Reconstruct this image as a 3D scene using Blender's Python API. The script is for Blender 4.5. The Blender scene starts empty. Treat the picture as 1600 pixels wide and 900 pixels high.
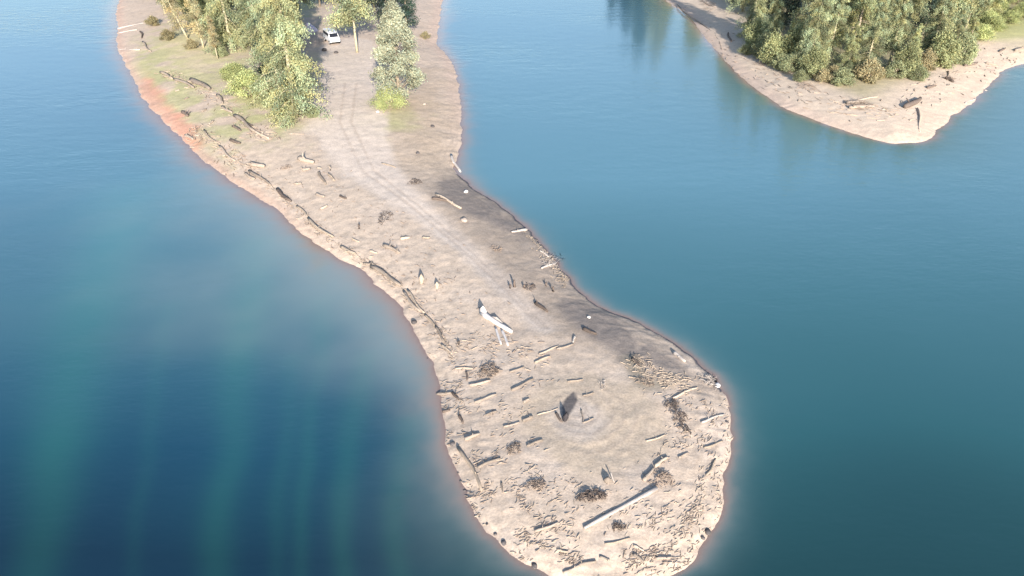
import bpy, math, random
import numpy as np
from mathutils import Vector, Matrix
R = math.radians
random.seed(7); rng = np.random.default_rng(7)
sc = bpy.context.scene
col = sc.collection

# ------------------------------------------------------------------ camera, sky, sun, exposure
H, PITCH, FPX = 36.0, R(32), 1150.0
cam_d = bpy.data.cameras.new('camera'); cam = bpy.data.objects.new('camera', cam_d); col.objects.link(cam)
cam_d.sensor_width = 36; cam_d.lens = FPX / 1600 * 36; cam_d.clip_start = .5; cam_d.clip_end = 9000
cam.location = (0, 0, H); cam.rotation_euler = (math.pi / 2 - PITCH, 0, 0); sc.camera = cam
SUNDIR = Vector((-.174, .985, -.335)).normalized()          # the way the light travels
sun_d = bpy.data.lights.new('sun', 'SUN'); sun = bpy.data.objects.new('sun', sun_d); col.objects.link(sun)
sun_d.energy = 4.5; sun_d.angle = R(.6); sun_d.color = (1.0, .92, .82)
sun.rotation_euler = SUNDIR.to_track_quat('-Z', 'Y').to_euler(); sun.location = (20, -60, 90)
w = bpy.data.worlds.new('World'); sc.world = w; w.use_nodes = True
wn = w.node_tree.nodes; wl = w.node_tree.links
sky = wn.new('ShaderNodeTexSky'); sky.sky_type = 'NISHITA'; sky.sun_disc = False
sky.sun_elevation = math.asin(-SUNDIR.z); sky.sun_rotation = math.atan2(-SUNDIR.x, -SUNDIR.y)
sky.air_density = 1.0; sky.dust_density = 1.0; sky.ozone_density = 1.6
wn['Background'].inputs['Strength'].default_value = .112
wl.new(sky.outputs[0], wn['Background'].inputs['Color'])
vs = sc.view_settings
vs.view_transform = 'Standard'; vs.look = 'None'; vs.gamma = 1; vs.use_curve_mapping = False; vs.exposure = 1.15

# ------------------------------------------------------------------ numeric helpers
CP, SP = math.cos(PITCH), math.sin(PITCH)
def ray(px, py):
    a, b = (px - 800) / FPX, (450 - py) / FPX
    return a, CP + b * SP, -SP + b * CP
def pix0(px, py, z=0.0):
    dx, dy, dz = ray(px, py); t = (z - H) / dz
    return dx * t, dy * t
def lattice(seed): return np.random.default_rng(seed).random((256, 256))
LT = [lattice(s) for s in range(6)]
def vnoise(x, y, k=0):
    L = LT[k % 6]; x = np.asarray(x, float) + 1000.3 + 17 * k; y = np.asarray(y, float) + 1000.7 + 31 * k
    xi = np.floor(x).astype(int); yi = np.floor(y).astype(int); fx = x - xi; fy = y - yi
    fx = fx * fx * (3 - 2 * fx); fy = fy * fy * (3 - 2 * fy)
    a = L[xi % 256, yi % 256]; b = L[(xi + 1) % 256, yi % 256]; c = L[xi % 256, (yi + 1) % 256]; d = L[(xi + 1) % 256, (yi + 1) % 256]
    return (a * (1 - fx) + b * fx) * (1 - fy) + (c * (1 - fx) + d * fx) * fy
def fbm(x, y, s, k=0, o=4):
    v = 0; a = 1; t = 0
    for i in range(o):
        v = v + a * vnoise(np.asarray(x) / s, np.asarray(y) / s, k + i); t += a; a *= .5; s = s / 2.03
    return v / t
def sstep(a, b, x):
    t = np.clip((x - a) / (b - a), 0, 1); return t * t * (3 - 2 * t)

def spline(pts, n=6):
    P = [np.array(p, float) for p in pts]; out = []
    for i in range(len(P)):
        p0, p1, p2, p3 = P[i - 1], P[i], P[(i + 1) % len(P)], P[(i + 2) % len(P)]
        for j in range(n):
            t = j / n
            out.append(.5 * ((2 * p1) + (-p0 + p2) * t + (2 * p0 - 5 * p1 + 4 * p2 - p3) * t * t + (-p0 + 3 * p1 - 3 * p2 + p3) * t ** 3))
    return np.array(out)
def sdf(poly, x, y):
    """signed distance, + inside"""
    x = np.asarray(x, float); y = np.asarray(y, float)
    sh = x.shape; x = x.ravel(); y = y.ravel()
    d2 = np.full(x.shape, 1e18); ins = np.zeros(x.shape, bool)
    n = len(poly)
    for i in range(n):
        ax, ay = poly[i]; bx, by = poly[(i + 1) % n]
        ex, ey = bx - ax, by - ay; wx, wy = x - ax, y - ay
        t = np.clip((wx * ex + wy * ey) / (ex * ex + ey * ey + 1e-12), 0, 1)
        d2 = np.minimum(d2, (wx - ex * t) ** 2 + (wy - ey * t) ** 2)
        c = (ay > y) != (by > y)
        if ey != 0: ins ^= c & (x < ex * (y - ay) / ey + ax)
    return (np.sqrt(d2) * np.where(ins, 1, -1)).reshape(sh)

left = [(188,0),(184,40),(184,75),(196,102),(212,130),(232,165),(262,195),(290,225),(325,255),(365,283),(400,305),(430,325),(455,350),(480,372),(520,400),(560,422),(590,445),(620,475),(645,510),(665,545),(680,580),(688,610),(693,650),(704,700),(714,740),(730,785),(750,815),(775,842),(810,870),(850,893),(890,909),(940,916)]
right_s = [(990,914),(1035,903),(1072,882),(1100,850),(1118,810),(1130,765),(1137,720),(1140,680),(1138,640),(1125,605),(1105,580),(1070,550),(1030,525),(985,500),(940,480),(905,455),(883,428),(858,398),(832,368),(802,338),(768,313),(732,290),(713,270),(711,252),(718,225),(721,190),(719,150),(712,115),(700,90),(685,72),(684,50),(689,20),(692,0)]
pen_w = [pix0(*p) for p in left + right_s]
pen_w = pen_w + [(-14, 230), (-8, 290), (-2, 360), (0, 430), (-130, 430), (-128, 330), (-112, 250)]
bank_px = [(1040,0),(1075,25),(1098,55),(1125,85),(1150,112),(1185,142),(1230,170),(1280,190),(1330,207),(1385,223),(1420,224),(1450,218),(1470,200),(1487,184),(1520,160),(1555,125),(1600,100)]
bank_w = [(32, 400), (30, 330), (34, 270), (37, 225)] + [pix0(*p) for p in bank_px] + [(135, 150), (165, 175), (230, 200), (330, 230), (420, 330), (420, 430)]
main_w = [(-900, 400), (-500, 420), (-300, 380), (-150, 400), (0, 385), (60, 370), (200, 380), (500, 360), (1200, 420), (1500, 3000), (-1500, 3000)]
PEN, BANK, MAIN = spline(pen_w), spline(bank_w), spline(main_w, 3)
def shore(x, y):
    j = (fbm(x, y, 3.0, 1, 3) - .5) * 1.1 + (fbm(x, y, .7, 2, 2) - .5) * .35
    a = sdf(PEN, x, y); b = sdf(BANK, x, y); c = sdf(MAIN, x, y)
    d = np.maximum(np.maximum(a, b), c)
    return d + j * sstep(.0, 4., 8 - np.abs(d)) * .8, a, b
def height(x, y, pre=None):
    x = np.asarray(x, float); y = np.asarray(y, float)
    d, a, b = pre if pre is not None else shore(x, y)
    wide = sstep(60, 110, y)
    up = .05 * sstep(0, .4, d) + (.9 + .8 * wide) * (1 - np.exp(-np.maximum(d, 0) / (3.2 + 3 * wide)))
    up = up + .25 * (fbm(x, y, 9, 3, 3) - .5) * sstep(.5, 4, d) + .10 * (fbm(x, y, 1.6, 4, 3) - .5) * sstep(.2, 1.5, d)
    up = up + 5 * sstep(20, 120, b) + 60 * sstep(430, 1300, y) * (.3 + fbm(x, y, 300, 2, 3))
    bl = np.where(x < 6, .16, .34)
    dn = -.05 * sstep(0, .3, -d) - np.maximum(-d, 0) * bl * (.7 + .6 * fbm(x, y, 6, 5, 2))
    return np.where(d > 0, up, np.maximum(dn, -7))
def axis(segs):
    out = [segs[0][0]]
    for a, b, s0, s1 in segs:
        x = out[-1]
        while x < b - 1e-6:
            t = (x - a) / (b - a); x += s0 + (s1 - s0) * t; out.append(min(x, b))
    return np.array(sorted(set(out)))
gx = axis([(-1500, -130, 90, 8), (-130, -60, .6, .35), (-60, -12, .35, .16), (-12, 20, .16, .16), (20, 35, .2, .4), (35, 135, .4, .45), (135, 1500, 4, 90)])
gy = axis([(-400, 20, 60, 2), (20, 50, .15, .15), (50, 110, .15, .3), (110, 215, .3, .6), (215, 420, 3, 10), (420, 3000, 20, 120)])
X, Y = np.meshgrid(gx, gy); NX, NY = len(gx), len(gy)
Dsh, Dpen, Dbank = shore(X, Y); Z = height(X, Y, (Dsh, Dpen, Dbank)); Z0 = Z.copy()
def bil(A, x, y):
    x = np.asarray(x, float); y = np.asarray(y, float)
    i = np.clip(np.searchsorted(gx, x) - 1, 0, NX - 2); j = np.clip(np.searchsorted(gy, y) - 1, 0, NY - 2)
    u = np.clip((x - gx[i]) / (gx[i + 1] - gx[i]), 0, 1); v = np.clip((y - gy[j]) / (gy[j + 1] - gy[j]), 0, 1)
    return (A[j, i] * (1 - u) + A[j, i + 1] * u) * (1 - v) + (A[j + 1, i] * (1 - u) + A[j + 1, i + 1] * u) * v
height_ = lambda x, y: bil(Z, x, y)
def at(px, py, n=5):
    z = 0.0
    for _ in range(n):
        x, y = pix0(px, py, z); z = float(height_(np.array([x]), np.array([y]))[0])
    return Vector((x, y, z))
def at_many(P):
    P = np.array(P, float); z = np.zeros(len(P))
    a, b = (P[:, 0] - 800) / FPX, (450 - P[:, 1]) / FPX
    dy = CP + b * SP; dz = -SP + b * CP
    for _ in range(5):
        t = (z - H) / dz; x, y = a * t, dy * t; z = height_(x, y)
    return np.stack([x, y, z], 1)
def unat(x, y, z):
    """pixel of a world point"""
    dz = z - H
    f = y * CP - dz * SP; u = y * SP + dz * CP
    return 800 + FPX * x / f, 450 - FPX * u / f

# ------------------------------------------------------------------ materials
def newmat(name):
    m = bpy.data.materials.new(name); m.use_nodes = True
    nt = m.node_tree; return m, nt, nt.nodes, nt.links, nt.nodes['Principled BSDF']
def simple(name, c, rough=.85, var=.25, scale=6., bump=.15, coord='Object', obj_var=0.0, spec=.25):
    m, nt, n, l, p = newmat(name)
    tc = n.new('ShaderNodeTexCoord'); no = n.new('ShaderNodeTexNoise'); no.inputs['Scale'].default_value = scale; no.inputs['Detail'].default_value = 6
    l.new(tc.outputs[coord], no.inputs['Vector'])
    mr = n.new('ShaderNodeMapRange'); mr.inputs['From Min'].default_value = .3; mr.inputs['From Max'].default_value = .7
    mr.inputs['To Min'].default_value = 1 - var; mr.inputs['To Max'].default_value = 1 + var; l.new(no.outputs['Fac'], mr.inputs['Value'])
    mul = n.new('ShaderNodeVectorMath'); mul.operation = 'SCALE'; mul.inputs[0].default_value = c[:3]; l.new(mr.outputs[0], mul.inputs['Scale'])
    out = mul.outputs[0]
    if obj_var:
        oi = n.new('ShaderNodeObjectInfo'); m2 = n.new('ShaderNodeMapRange'); m2.inputs['To Min'].default_value = 1 - obj_var; m2.inputs['To Max'].default_value = 1 + obj_var
        l.new(oi.outputs['Random'], m2.inputs['Value']); s2 = n.new('ShaderNodeVectorMath'); s2.operation = 'SCALE'; l.new(out, s2.inputs[0]); l.new(m2.outputs[0], s2.inputs['Scale']); out = s2.outputs[0]
    l.new(out, p.inputs['Base Color']); p.inputs['Roughness'].default_value = rough; p.inputs['Specular IOR Level'].default_value = spec
    if bump:
        b = n.new('ShaderNodeBump'); b.inputs['Strength'].default_value = bump; b.inputs['Distance'].default_value = .05; l.new(no.outputs['Fac'], b.inputs['Height']); l.new(b.outputs[0], p.inputs['Normal'])
    return m
def wood(name, c, obj_var=.25):
    m, nt, n, l, p = newmat(name)
    tc = n.new('ShaderNodeTexCoord'); mp = n.new('ShaderNodeMapping'); mp.inputs['Scale'].default_value = (1.2, 14, 14)
    no = n.new('ShaderNodeTexNoise'); no.inputs['Scale'].default_value = 2; no.inputs['Detail'].default_value = 5
    l.new(tc.outputs['Object'], mp.inputs[0]); l.new(mp.outputs[0], no.inputs['Vector'])
    mr = n.new('ShaderNodeMapRange'); mr.inputs['From Min'].default_value = .3; mr.inputs['From Max'].default_value = .7; mr.inputs['To Min'].default_value = .65; mr.inputs['To Max'].default_value = 1.2
    l.new(no.outputs['Fac'], mr.inputs['Value'])
    oi = n.new('ShaderNodeObjectInfo'); m2 = n.new('ShaderNodeMapRange'); m2.inputs['To Min'].default_value = 1 - obj_var; m2.inputs['To Max'].default_value = 1 + obj_var; l.new(oi.outputs['Random'], m2.inputs['Value'])
    mm = n.new('ShaderNodeMath'); mm.operation = 'MULTIPLY'; l.new(mr.outputs[0], mm.inputs[0]); l.new(m2.outputs[0], mm.inputs[1])
    s = n.new('ShaderNodeVectorMath'); s.operation = 'SCALE'; s.inputs[0].default_value = c; l.new(mm.outputs[0], s.inputs['Scale'])
    l.new(s.outputs[0], p.inputs['Base Color']); p.inputs['Roughness'].default_value = .8; p.inputs['Specular IOR Level'].default_value = .2
    b = n.new('ShaderNodeBump'); b.inputs['Strength'].default_value = .4; b.inputs['Distance'].default_value = .03; l.new(no.outputs['Fac'], b.inputs['Height']); l.new(b.outputs[0], p.inputs['Normal'])
    return m
def leafmat(name, c, hue=.1):
    m, nt, n, l, p = newmat(name)
    a = n.new('ShaderNodeAttribute'); a.attribute_name = 'tone'
    oi = n.new('ShaderNodeObjectInfo'); m2 = n.new('ShaderNodeMapRange'); m2.inputs['To Min'].default_value = .8; m2.inputs['To Max'].default_value = 1.2; l.new(oi.outputs['Random'], m2.inputs['Value'])
    s = n.new('ShaderNodeVectorMath'); s.operation = 'SCALE'; s.inputs[0].default_value = c; l.new(m2.outputs[0], s.inputs['Scale'])
    v = n.new('ShaderNodeVectorMath'); v.operation = 'MULTIPLY'; l.new(s.outputs[0], v.inputs[0]); l.new(a.outputs['Color'], v.inputs[1])
    l.new(v.outputs[0], p.inputs['Base Color']); p.inputs['Roughness'].default_value = .7; p.inputs['Specular IOR Level'].default_value = .25
    tr = n.new('ShaderNodeBsdfTranslucent'); l.new(v.outputs[0], tr.inputs['Color'])
    mx = n.new('ShaderNodeMixShader'); mx.inputs[0].default_value = .22; l.new(p.outputs[0], mx.inputs[1]); l.new(tr.outputs[0], mx.inputs[2])
    l.new(mx.outputs[0], n['Material Output'].inputs['Surface'])
    return m
M = dict(
    pale=wood('weathered_wood', (.40, .33, .265)), grey=wood('grey_wood', (.30, .25, .21)), dark=wood('dark_wood', (.14, .11, .095)),
    white=wood('bleached_wood', (.47, .42, .385), .12), bright=wood('white_wood', (.62, .58, .56), .05), greywhite=wood('grey_bleached_wood', (.36, .325, .305), .05), char=wood('charred_wood', (.05, .045, .05), .1),
    rock=simple('rock', (.40, .34, .30), obj_var=.3), darkrock=simple('wet_rock', (.10, .09, .09), obj_var=.3),
    whiterock=simple('pale_rock', (.72, .69, .67)), twig=wood('twig', (.28, .22, .18), .3), scrub=leafmat('dry_leaf', (.16, .13, .09)),
    bark=simple('bark', (.30, .25, .19), var=.35, scale=4, obj_var=.2), barkpale=simple('pale_bark', (.40, .36, .25), var=.25, scale=4, obj_var=.15),
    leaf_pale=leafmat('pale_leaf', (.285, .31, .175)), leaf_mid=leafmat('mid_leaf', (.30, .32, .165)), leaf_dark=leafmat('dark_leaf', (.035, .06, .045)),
    leaf_silver=leafmat('silver_leaf', (.26, .275, .20)), leaf_bright=leafmat('bright_leaf', (.40, .44, .20)), leaf_straw=leafmat('straw_leaf', (.33, .29, .17)),
    paint=simple('white_paint', (.80, .80, .82), .35, .03, 3, 0, spec=.5), glass=simple('dark_glass', (.02, .022, .03), .08, .1, 3, 0, spec=.6), rubber=simple('rubber', (.025, .025, .025), .9, .1, 8, 0),
    tarp=simple('tarp', (.55, .50, .60), .6, .2, 3, .3), redlamp=simple('lamp_plastic', (.4, .03, .03), .3, .05, 3, 0),
)

# ------------------------------------------------------------------ mesh helpers
def tag(o, label=None, cat=None, group=None, kind=None):
    if label: o['label'] = label
    if cat: o['category'] = cat
    if group: o['group'] = group
    if kind: o['kind'] = kind
    return o
def link(name, me, mat, parent=None):
    o = bpy.data.objects.new(name, me); col.objects.link(o)
    if mat and not me.materials: me.materials.append(mat)
    if parent: o.parent = parent
    return o
def np_mesh(name, V, F, smooth=True, attr=None, attr_name='tone'):
    me = bpy.data.meshes.new(name); V = np.ascontiguousarray(V, np.float32); F = np.asarray(F, np.int32); k = F.shape[1]
    me.vertices.add(len(V)); me.vertices.foreach_set('co', V.ravel())
    me.loops.add(F.size); me.loops.foreach_set('vertex_index', F.ravel())
    me.polygons.add(len(F)); me.polygons.foreach_set('loop_start', np.arange(0, F.size, k, dtype=np.int32)); me.polygons.foreach_set('loop_total', np.full(len(F), k, np.int32))
    if smooth: me.polygons.foreach_set('use_smooth', np.ones(len(F), bool))
    me.update(calc_edges=True)
    if attr is not None:
        a = me.attributes.new(attr_name, 'FLOAT_COLOR', 'POINT')
        c = np.ones((len(V), 4), np.float32); c[:, :3] = attr; a.data.foreach_set('color', c.ravel())
    return me
class MB:
    def __init__(s): s.v = []; s.f = []
    def tube(s, pts, rads, n=8, cap=True, squash=None, rnd=0.0):
        base = len(s.v); pts = [Vector(p) for p in pts]
        for i, p in enumerate(pts):
            t = (pts[min(i + 1, len(pts) - 1)] - pts[max(i - 1, 0)]).normalized()
            u = t.cross(Vector((0, 0, 1)));
            if u.length < .05: u = t.cross(Vector((0, 1, 0)))
            u.normalize(); vv = u.cross(t)
            for k in range(n):
                a = 2 * math.pi * k / n; r = rads[i] * (1 + random.uniform(-rnd, rnd))
                s.v.append(p + u * math.cos(a) * r + vv * math.sin(a) * r * (squash or 1))
        for i in range(len(pts) - 1):
            for k in range(n):
                a = base + i * n + k; b = base + i * n + (k + 1) % n
                s.f.append((a, b, b + n, a + n))
        if cap:
            s.f.append(tuple(base + k for k in reversed(range(n)))); e = base + (len(pts) - 1) * n; s.f.append(tuple(e + k for k in range(n)))
        return s
    def box(s, c, d, rot=0.0, taper=(1, 1)):
        base = len(s.v); cr, sr = math.cos(rot), math.sin(rot)
        for z in (-1, 1):
            tx, ty = (taper if z > 0 else (1, 1))
            for (x, y) in ((-1, -1), (1, -1), (1, 1), (-1, 1)):
                X, Y = x * d[0] / 2 * tx, y * d[1] / 2 * ty
                s.v.append(Vector((c[0] + X * cr - Y * sr, c[1] + X * sr + Y * cr, c[2] + z * d[2] / 2)))
        b = base
        s.f += [(b, b + 3, b + 2, b + 1), (b + 4, b + 5, b + 6, b + 7)] + [(b + i, b + (i + 1) % 4, b + 4 + (i + 1) % 4, b + 4 + i) for i in range(4)]
        return s
    def mesh(s, name, smooth=True):
        me = bpy.data.meshes.new(name); me.from_pydata([tuple(v) for v in s.v], [], s.f); me.update()
        if smooth: me.polygons.foreach_set('use_smooth', [True] * len(me.polygons))
        return me
    def build(s, name, mat, parent=None, smooth=True): return link(name, s.mesh(name, smooth), mat, parent)
def bevel(o, w=.03, seg=2):
    m = o.modifiers.new('bevel', 'BEVEL'); m.width = w; m.segments = seg; m.limit_method = 'ANGLE'; return o

# ------------------------------------------------------------------ the ground and the water
PX, PY = unat(X, np.maximum(Y, 5), Z)                # photograph coordinates: only to read where each kind of soil lies
on_pen = Dpen > Dbank
def line_mask(pts, wid, soft):
    W = at_many(pts)[:, :2]; best = np.full(X.shape, 1e9)
    for i in range(len(W) - 1):
        ax, ay = W[i]; bx, by = W[i + 1]; ex, ey = bx - ax, by - ay
        t = np.clip(((X - ax) * ex + (Y - ay) * ey) / (ex * ex + ey * ey), 0, 1)
        ww = wid[i] * (1 - t) + wid[i + 1] * t
        best = np.minimum(best, np.hypot(X - ax - ex * t, Y - ay - ey * t) - ww)
    return sstep(soft, -soft, best + (fbm(X, Y, 2.5, 3, 3) - .5) * 2.0 * soft)
def blob(px, py, rx, ry, soft=.4, ang=0.0):
    c = at(px, py); ex = at(px + rx, py) - c; ey = at(px, py - ry) - c
    a = abs(ex.x); b = math.hypot(ey.x, ey.y); ca, sa = math.cos(R(ang)), math.sin(R(ang))
    u = ((X - c.x) * ca + (Y - c.y) * sa) / a; v = (-(X - c.x) * sa + (Y - c.y) * ca) / b
    return sstep(1 + soft, 1 - soft, np.hypot(u, v) + (fbm(X, Y, 1.8, 2, 4) - .5) * .9)
C3 = lambda r, g, b: np.array([r, g, b])
G = np.zeros(X.shape + (3,)) + C3(.50, .425, .37)
def lay(c, m):
    global G
    m = m[..., None]; G = G * (1 - m) + C3(*c) * m
G[:] = C3(.54, .438, .352)
n1 = fbm(X, Y, 14, 1, 4); n2 = fbm(X, Y, 3.0, 2, 4); n3 = fbm(X, Y, .6, 3, 3)
lay((.46, .37, .30), sstep(.5, .7, n1) * .4); lay((.54, .45, .38), sstep(.5, .7, n2) * .5); lay((.36, .30, .25), sstep(.58, .75, n3) * .45)
far = sstep(84, 110, Y)
lay((.50, .40, .33), far * .5 * on_pen)
# grass and needles under the trees
gm = np.maximum.reduce([blob(340, 60, 110, 110, .5), blob(420, 150, 90, 55, .5), blob(610, 175, 55, 30, .5)])
lay((.40, .40, .19), gm * .75 * sstep(.3, .6, n2))
lay((.56, .49, .31), sstep(4, 10, Dpen) * blob(290, 90, 80, 60, .5) * .6)
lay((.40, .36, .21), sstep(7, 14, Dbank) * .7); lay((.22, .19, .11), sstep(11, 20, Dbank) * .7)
lay((.44, .44, .20), blob(1575, 45, 60, 45, .4) * .7)
# dry reddish clay along the far left rim and on the bank's rim
clay = blob(255, 175, 95, 120, .25) * on_pen
lay((.55, .25, .165), sstep(3.6, 1.2, Dsh + (n2 - .5) * 3) * clay * .85)
lay((.46, .31, .24), sstep(1.6, .3, Dsh + (n2 - .5)) * sstep(60, 80, Y) * (PX < 560) * (1 - clay) * on_pen * .7)
lay((.60, .49, .39), (Dbank > Dpen) * sstep(12, 8, Dbank) * .7)
lay((.54, .40, .33), sstep(3.0, .6, Dsh) * far * .5)
# tan slope on the right side
lay((.42, .33, .25), line_mask([(668, 110), (672, 180), (665, 240), (745, 335), (835, 430), (900, 520)], [3, 4, 4, 2.6, 2.0, 1.0], 4.0) * .65)
# packed vehicle track
TR = [(545, 70), (548, 130), (540, 190), (575, 265), (650, 322), (720, 382), (790, 446), (850, 510)]
track = line_mask(TR, [5.0, 5.5, 5.5, 3.2, 1.7, 1.1, .9, .8], .8)
lay((.60, .51, .44), track * .9)
# grey-brown patches on the right rim
band = np.maximum.reduce([line_mask([(700, 285), (735, 310), (775, 335), (815, 372)], [1.6, 3.0, 2.4, .9], .8),
                         line_mask([(900, 478), (945, 510), (990, 545), (1060, 575)], [1.5, 2.0, 1.6, .8], .6)])
lay((.33, .27, .225), line_mask([(705, 285), (770, 335), (835, 410), (880, 460), (950, 520), (1020, 565), (1080, 600)], [3.6, 4.8, 3.8, 3.2, 3.2, 2.2, .8], 2.2) * .7)
lay((.205, .178, .165), band * .75 * sstep(.28, .5, n2 * .7 + n3 * .3))
band2 = line_mask([(985, 560), (1003, 600), (1040, 600)], [.6, .9, .6], .5); lay((.25, .22, .17), band2 * .7)
strand = (.5 + .5 * np.sin(Dsh * 9.5 + 3.5 * n2 + 2 * n1)) ** 8 * sstep(.1, .4, Dsh) * sstep(4.2, 1.2, Dsh) * sstep(130, 80, Y)
lay((.36, .29, .235), strand * .6 * sstep(.35, .6, n3))
rut = np.maximum.reduce([line_mask([(548 + o, 130), (540 + o, 190), (575 + o, 265), (650 + o * .7, 322), (720 + o * .6, 382), (790 + o * .55, 446), (850 + o * .5, 510)], [.16] * 7, .10) for o in (-9, 9)])
lay((.43, .35, .29), rut * .5)
# brown-green trodden ring on the head
c0 = at(930, 655); rr = np.hypot((X - c0.x), (Y - c0.y))
lay((.46, .375, .29), sstep(5.6, 4.4, rr + (n2 - .5) * 2) * .75 * (Y < 60))
lay((.52, .45, .40), sstep(2.4, 1.2, np.hypot(X - c0.x + 1.2, Y - c0.y + .1) + (n2 - .5)) * .6 * (Y < 60))
ring = .5 + .5 * np.sin(np.hypot(X - at(900, 640).x, Y - at(900, 640).y) * 7 + n2 * 9)
headm = sstep(4.5, 3, rr) * (Y < 60)
lay((.33, .27, .23), ring ** 6 * headm * .42)
stump_shadow = line_mask([(882, 655), (886, 638), (893, 624), (897, 612)], [.10, .42, .44, .03], .09)  # leaf-shaped shadow of the stump, painted dark into the sand
lay((.085, .08, .085), stump_shadow * .9)
# lighter rim where driftwood bleached; dark waterline on the right side, wet line elsewhere
rightrim = on_pen * sstep(-.5, .5, np.where(Y > 64, PX - 660, PX - 870)) * (Y < 90) * (PY < 612)
lay((.055, .06, .08), sstep(.34, .12, Dsh + (n3 - .5) * .2) * rightrim * .95 * (PY > 272))
lay((.46, .36, .30), sstep(.22, 0.02, Dsh) * (1 - rightrim) * .6)
bed = sstep(0, -.3, Dsh)
lay((.56, .43, .36), bed); lay((.30, .25, .20), sstep(-2, -8, Dsh))
# relief: trodden sand, sticks pressed into the rim
rim = sstep(5.0, 1.5, Dsh) * sstep(.0, .5, Dsh) * (Y < 62)
ang = X * .55 + Y * .83
Z = Z + rim * .07 * (fbm(X * .6 + Y * .5, Y * 2.6, .8, 2, 3) - .5) + headm * .015 * (ring - .5)
Z = Z + sstep(.1, 1, Dsh) * .05 * (fbm(X, Y, .45, 4, 3) - .5) * (1 - .8 * track)
Z = Z + strand * .03 - rut * .03
Z = Z - track * .06 * (1 - .5 * sstep(80, 110, Y))
idx = np.arange(NX * NY).reshape(NY, NX)
F = np.stack([idx[:-1, :-1], idx[:-1, 1:], idx[1:, 1:], idx[1:, :-1]], -1).reshape(-1, 4)
G = np.clip(G, .01, .9)
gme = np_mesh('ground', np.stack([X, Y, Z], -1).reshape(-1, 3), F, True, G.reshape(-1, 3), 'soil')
def ground_mat():
    m, nt, n, l, p = newmat('sand')
    a = n.new('ShaderNodeAttribute'); a.attribute_name = 'soil'; geo = n.new('ShaderNodeNewGeometry')
    def noise(sc_, det=6, mp=None):
        o = n.new('ShaderNodeTexNoise'); o.inputs['Scale'].default_value = sc_; o.inputs['Detail'].default_value = det; l.new(geo.outputs['Position'], o.inputs['Vector']); return o
    a1, a2, a3 = noise(1.3), noise(6.0), noise(22., 4)
    def rng_(o, lo, hi, t0, t1):
        r = n.new('ShaderNodeMapRange'); r.inputs['From Min'].default_value = lo; r.inputs['From Max'].default_value = hi; r.inputs['To Min'].default_value = t0; r.inputs['To Max'].default_value = t1; l.new(o.outputs['Fac'], r.inputs['Value']); return r
    r1, r2, r3 = rng_(a1, .3, .7, .9, 1.1), rng_(a2, .35, .65, .88, 1.1), rng_(a3, .56, .7, 1.0, .74)
    m1 = n.new('ShaderNodeMath'); m1.operation = 'MULTIPLY'; l.new(r1.outputs[0], m1.inputs[0]); l.new(r2.outputs[0], m1.inputs[1])
    m2 = n.new('ShaderNodeMath'); m2.operation = 'MULTIPLY'; l.new(m1.outputs[0], m2.inputs[0]); l.new(r3.outputs[0], m2.inputs[1])
    s = n.new('ShaderNodeVectorMath'); s.operation = 'SCALE'; l.new(a.outputs['Color'], s.inputs[0]); l.new(m2.outputs[0], s.inputs['Scale'])
    l.new(s.outputs[0], p.inputs['Base Color']); p.inputs['Roughness'].default_value = .9; p.inputs['Specular IOR Level'].default_value = .15
    b = n.new('ShaderNodeBump'); b.inputs['Strength'].default_value = .35; b.inputs['Distance'].default_value = .05; l.new(a2.outputs['Fac'], b.inputs['Height'])
    b2 = n.new('ShaderNodeBump'); b2.inputs['Strength'].default_value = .25; b2.inputs['Distance'].default_value = .02; l.new(a3.outputs['Fac'], b2.inputs['Height']); l.new(b.outputs[0], b2.inputs['Normal'])
    l.new(b2.outputs[0], p.inputs['Normal']); return m
tag(link('ground', gme, ground_mat()), kind='structure')

# water: silt near the shore; distance haze, sun shafts and bank reflection painted in
wx, wy = gx[::2].copy(), gy[::2].copy(); wx[-1] = gx[-1]; wy[-1] = gy[-1]
WX, WY = np.meshgrid(wx, wy); Wd = Dsh[np.ix_(np.searchsorted(gy, wy), np.searchsorted(gx, wx))]; Wz = Z0[np.ix_(np.searchsorted(gy, wy), np.searchsorted(gx, wx))]
depth = np.maximum(-Wz, 0)
az = math.atan2(SUNDIR.x, SUNDIR.y); across = WX * math.cos(az) - WY * math.sin(az); along = WX * math.sin(az) + WY * math.cos(az)
def shaft(pts, wid):  # one sun shaft in the water, painted as a soft pale stripe
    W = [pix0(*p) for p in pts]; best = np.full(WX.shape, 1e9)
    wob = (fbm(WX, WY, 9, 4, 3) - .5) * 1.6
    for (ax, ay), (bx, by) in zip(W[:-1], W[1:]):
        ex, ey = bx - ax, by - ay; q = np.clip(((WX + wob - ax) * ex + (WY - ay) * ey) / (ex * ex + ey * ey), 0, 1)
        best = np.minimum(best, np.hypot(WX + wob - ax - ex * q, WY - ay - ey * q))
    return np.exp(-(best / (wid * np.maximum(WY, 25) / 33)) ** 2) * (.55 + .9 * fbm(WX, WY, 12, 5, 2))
sun_shafts = np.clip(sum(shaft(p, w_) * a_ for p, w_, a_ in [
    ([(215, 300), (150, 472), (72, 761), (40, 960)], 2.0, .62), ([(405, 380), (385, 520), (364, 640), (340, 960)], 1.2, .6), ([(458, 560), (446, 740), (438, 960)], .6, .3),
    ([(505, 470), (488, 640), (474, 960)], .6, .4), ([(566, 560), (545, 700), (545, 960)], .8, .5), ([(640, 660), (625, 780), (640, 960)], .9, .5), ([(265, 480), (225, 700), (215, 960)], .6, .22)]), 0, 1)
leftside = sstep(2, -10, WX + .05 * (WY - 40))
nearl = leftside * sstep(100, 62, WY)
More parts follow.
